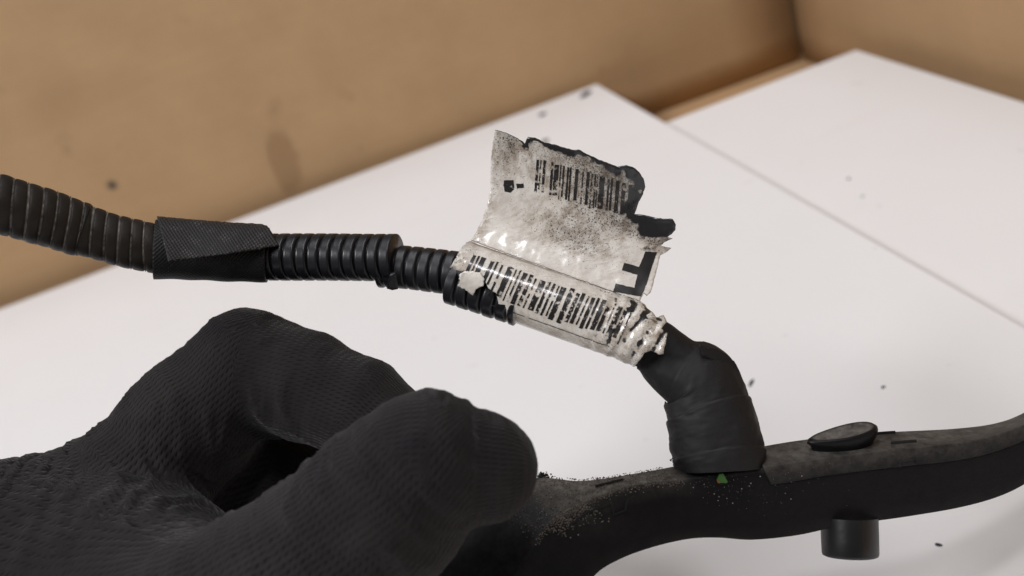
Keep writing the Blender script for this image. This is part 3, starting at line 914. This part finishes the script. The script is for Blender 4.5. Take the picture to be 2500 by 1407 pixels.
# grit and crusted dirt
def bits(name, pos, size, mat, parent):
    V, Fc = [], []
    for p, s in zip(pos, size):
        b = len(V); rot = Matrix.Rotation(rng.uniform(0, 6), 3, Vector(rng.normal(size=3).tolist()))
        for q in ((1, 1, 1), (-1, -1, 1), (-1, 1, -1), (1, -1, -1)): V.append(p + rot @ (Vector(q) * s * rng.uniform(0.5, 1.0)))
        Fc += [(b, b + 1, b + 2), (b, b + 3, b + 1), (b, b + 2, b + 3), (b + 1, b + 3, b + 2)]
    o = mesh_obj(name, V, Fc, mat, parent, smooth=False); o["kind"] = "stuff"
    return o
pos, sz = [], []
for _ in range(150):
    x = rng.normal(1760, 75) if rng.random() < 0.6 else rng.normal(1850, 150); f = abs(rng.normal(0, 0.3))
    if f > 0.95 or x < 1600 or x > 2050: continue
    pos.append(rail_front(x, f) + out * (0.0003 if x < 1860 or f > 0.24 else 0.0008)); sz.append(rng.uniform(0.00002, 0.00007) if rng.random() < 0.92 else 0.00013)
bits("grit", pos, sz, M_grit, rail)
pos, sz = [], []
for _ in range(1600):
    x = rng.uniform(1300, 1660); f = rng.uniform(0.0, 1.0) if rng.random() < 0.75 else -1
    if f >= 0: p = rail_top(x, f) + Vector((0, 0, rng.uniform(0.0002, 0.0006)))
    else: p = rail_front(x, abs(rng.normal(0, 0.05))) + out * 0.0002
    pos.append(p); sz.append(rng.uniform(0.00005, 0.00017))
for _ in range(500):
    x = rng.uniform(1330, 1420); p = rail_front(x, abs(rng.normal(0.0, 0.12))) + out * rng.uniform(0, 0.0003); pos.append(p); sz.append(rng.uniform(0.00005, 0.0002))
bits("crusted_dirt", pos, sz, M_dirt, rail)
pos, sz = [], []
for _ in range(260):                                  # frayed, gummed edge of the felt tape
    t = rng.random(); x = 1634 + 18 * t + rng.normal(0, 3); y = 975 + 165 * t
    pos.append(P(x, y, 0.1965 + rng.normal(0, 0.0012))); sz.append(rng.uniform(0.0001, 0.0005))
for _ in range(60):
    pos.append(P(rng.normal(1330, 9), rng.normal(1163, 4), 0.1945)); sz.append(rng.uniform(0.0001, 0.0004))
bits("tape_fluff", pos, sz, M_black, H)

# ================================================================== GLOVED HAND (smooth distance field -> one surface)
def VC(px, py, d): return np.array([(px - CX) / FPX * d, (py - CY) / FPX * d, d])


def bone(pts):
    return [(VC(x, y, d), r * d / FPX) for x, y, d, r in pts]


INDEX = bone([(90, 1345, 0.203, 195), (305, 1222, 0.207, 168), (462, 1034, 0.211, 144), (612, 903, 0.213, 140), (745, 938, 0.210, 127), (872, 994, 0.207, 116), (960, 1070, 0.204, 104), (1060, 1180, 0.2035, 92)])
THUMB = bone([(1177, 1143, 0.1670, 137), (1034, 1140, 0.1655, 183), (943, 1238, 0.165, 203), (770, 1362, 0.166, 196), (603, 1477, 0.168, 214), (330, 1620, 0.175, 270)])
PALM = bone([(285, 1310, 0.196, 130), (375, 1470, 0.186, 190), (200, 1560, 0.190, 300), (-40, 1460, 0.197, 262), (-330, 1640, 0.200, 300), (-700, 1880, 0.200, 290), (-1000, 2100, 0.200, 290)])
MID = bone([(60, 1440, 0.226, 165), (400, 1270, 0.232, 150), (690, 1165, 0.233, 146), (880, 1245, 0.226, 128), (1020, 1370, 0.214, 112), (1085, 1430, 0.207, 100)])
RING = bone([(20, 1620, 0.230, 160), (360, 1540, 0.248, 132), (620, 1480, 0.244, 122), (800, 1530, 0.230, 113), (840, 1580, 0.218, 102)])
PINK = bone([(-20, 1750, 0.232, 150), (280, 1700, 0.248, 122), (500, 1650, 0.242, 112), (650, 1680, 0.230, 100), (670, 1760, 0.218, 92)])


def sd_chain(X, ch, k):
    d = None
    for (a, ra), (b, rb) in zip(ch[:-1], ch[1:]):
        ba = b - a; h = np.clip(((X - a) @ ba) / (ba @ ba), 0, 1)
        e = np.sqrt((((X - a) - h[..., None] * ba) ** 2).sum(-1)) - (ra + (rb - ra) * h)
        d = e if d is None else smin(d, e, k)
    return d


def smin(a, b, k):
    h = np.clip(0.5 + 0.5 * (b - a) / k, 0, 1)
    return b + (a - b) * h - k * h * (1 - h)


def hand_sdf(X):
    palm = sd_chain(X, PALM, 0.010)
    i = smin(sd_chain(X, INDEX, 0.004), palm, 0.006); t = smin(sd_chain(X, THUMB, 0.0007), palm, 0.010)
    m = smin(sd_chain(X, MID, 0.004), palm, 0.006)
    d = smin(smin(i, m, 0.009), t, 0.0025)
    for ch in (RING, PINK): d = np.minimum(d, smin(sd_chain(X, ch, 0.004), palm, 0.006))
    return d


def surface_nets(lo, hi, h):
    n = np.ceil((hi - lo) / h).astype(int) + 1
    ax = [lo[k] + h * np.arange(n[k]) for k in range(3)]
    G = np.empty(n, np.float32)
    B = 8; half = h * (B - 1) / 2
    for i0 in range(0, n[0], B):
        C0 = np.stack(np.meshgrid([ax[0][i0] + half], ax[1][::B] + half, ax[2][::B] + half, indexing='ij'), -1)[0]
        dc = hand_sdf(C0)
        for jb in range(dc.shape[0]):
            for kb in range(dc.shape[1]):
                sl3 = (slice(i0, i0 + B), slice(jb * B, jb * B + B), slice(kb * B, kb * B + B))
                if abs(dc[jb, kb]) > half * 2.4 + 0.002: G[sl3] = dc[jb, kb]; continue
                G[sl3] = hand_sdf(np.stack(np.meshgrid(ax[0][sl3[0]], ax[1][sl3[1]], ax[2][sl3[2]], indexing='ij'), -1))
    ins = G < 0
    c = [(a, b, cc) for a in (0, 1) for b in (0, 1) for cc in (0, 1)]
    sl = lambda a, k: slice(a, n[k] - 1 + a)
    cnt = sum(ins[sl(a, 0), sl(b, 1), sl(e, 2)].astype(int) for a, b, e in c)
    cells = np.argwhere((cnt > 0) & (cnt < 8))
    idx = -np.ones(tuple(n - 1), int); idx[tuple(cells.T)] = np.arange(len(cells))
    acc = np.zeros((len(cells), 3)); w = np.zeros(len(cells))
    for p in c:
        for k in range(3):
            if p[k] == 0:
                q = list(p); q[k] = 1
                ga = G[tuple((cells + p).T)]; gb = G[tuple((cells + q).T)]; m = (ga < 0) != (gb < 0)
                t = np.where(m, ga / np.where(m, ga - gb, 1), 0)
                pt = np.array(p, float)[None].repeat(len(cells), 0); pt[:, k] = t
                acc += pt * m[:, None]; w += m
    V = lo + h * (cells + acc / w[:, None])
    faces = []
    for k in range(3):
        a, b = [(1, 2), (2, 0), (0, 1)][k]
        s0 = [slice(None)] * 3; s1 = [slice(None)] * 3; s0[k] = slice(0, n[k] - 1); s1[k] = slice(1, n[k])
        e = np.argwhere(ins[tuple(s0)] != ins[tuple(s1)])
        e = e[(e[:, a] > 0) & (e[:, b] > 0) & (e[:, a] < n[a] - 1) & (e[:, b] < n[b] - 1)]
        ea, eb, eab = e.copy(), e.copy(), e.copy(); ea[:, a] -= 1; eb[:, b] -= 1; eab[:, a] -= 1; eab[:, b] -= 1
        qd = np.stack([idx[tuple(z.T)] for z in (e, ea, eab, eb)], 1)
        fl = ins[tuple(e.T)]
        qd[~fl] = qd[~fl][:, ::-1]
        faces.append(qd)
    F = np.concatenate(faces); F = F[(F >= 0).all(1)]
    return V, F


lo = np.array([-0.225, 0.0, 0.128]); hi = np.array([0.02, 0.19, 0.275])
HV, HF = surface_nets(lo, hi, 0.001)
# stitch coordinates: distance along the nearest finger and round it
best = np.full(len(HV), 1e9); knit = np.zeros((len(HV), 3))
for ci, ch in enumerate((INDEX, THUMB, PALM, MID, RING, PINK)):
    s0 = 0.0
    for (a, ra), (b, rb) in zip(ch[:-1], ch[1:]):
        ba = b - a; L = np.linalg.norm(ba); h = np.clip(((HV - a) @ ba) / (ba @ ba), 0, 1); q = HV - a - h[:, None] * ba
        dist = np.linalg.norm(q, axis=1) - (ra + (rb - ra) * h)
        e = ba / L; up_ = np.array([0, 0, -1.0]); up_ = up_ - (up_ @ e) * e; up_ /= np.linalg.norm(up_); sd = np.cross(e, up_)
        ang = np.arctan2(q @ sd, q @ up_); m = dist < best
        u = s0 + ((HV - a) @ e)
        best[m] = dist[m]; knit[m] = np.stack([u, ang * 0.012, 0 * u], 1)[m]
        s0 += L
# cloth folds: shallow creases across the bends
nrm = np.zeros_like(HV)
fn = np.cross(HV[HF[:, 1]] - HV[HF[:, 0]], HV[HF[:, 3]] - HV[HF[:, 0]])
for k in range(4): np.add.at(nrm, HF[:, k], fn)
nrm /= np.linalg.norm(nrm, axis=1)[:, None] + 1e-12
g0 = hand_sdf(HV[:200] + nrm[:200] * 0.001)
if (g0 > 0).mean() < 0.5: HF = HF[:, ::-1]; nrm = -nrm
def folds(v):
    al, ac = v[0] * 0.81 - v[1] * 0.58, v[0] * 0.58 + v[1] * 0.81
    n = fbm(al * 190 + 1.5 * fbm(al * 40, ac * 40, v[2] * 40, 2), ac * 38, v[2] * 38, 3)
    return max(0.0, 1 - abs(n) * 2.6) ** 2


def near(v, px, py, d, r): return math.exp(-(((v - VC(px, py, d)) ** 2).sum()) / r ** 2)


disp = []
for v in HV:
    m = 0.12 + 0.9 * near(v, 480, 1290, 0.19, 0.022) + 0.6 * near(v, 640, 1000, 0.205, 0.014) + 0.6 * near(v, 980, 1060, 0.16, 0.014) + 0.5 * near(v, 120, 1230, 0.195, 0.02) + 0.6 * near(v, 760, 1350, 0.155, 0.016)
    disp.append(0.0006 * fbm(v[0] * 55, v[1] * 55, v[2] * 55, 3) + 0.00013 * fbm(v[0] * 400, v[1] * 400, v[2] * 400, 2) + 0.0012 * min(1, m) * folds(v)
                + 0.0009 * near(v, 40, 1185, 0.197, 0.012) * max(0.0, math.sin((v[0] * 0.86 - v[1] * 0.5) * 2 * math.pi / 0.0024)))
disp = np.array(disp)
cuff = VC(20, 1215, 0.2)
HV = HV + nrm * disp[:, None]
HW = CAM + HV @ M3.T
hand = mesh_obj("gloved_hand", HW, HF, M_glove, None, base=P(330, 1500, 0.19), attrs={'knit': knit})
tag(hand, "left hand in a black knitted work glove pinching the rail between thumb and finger", "hand")
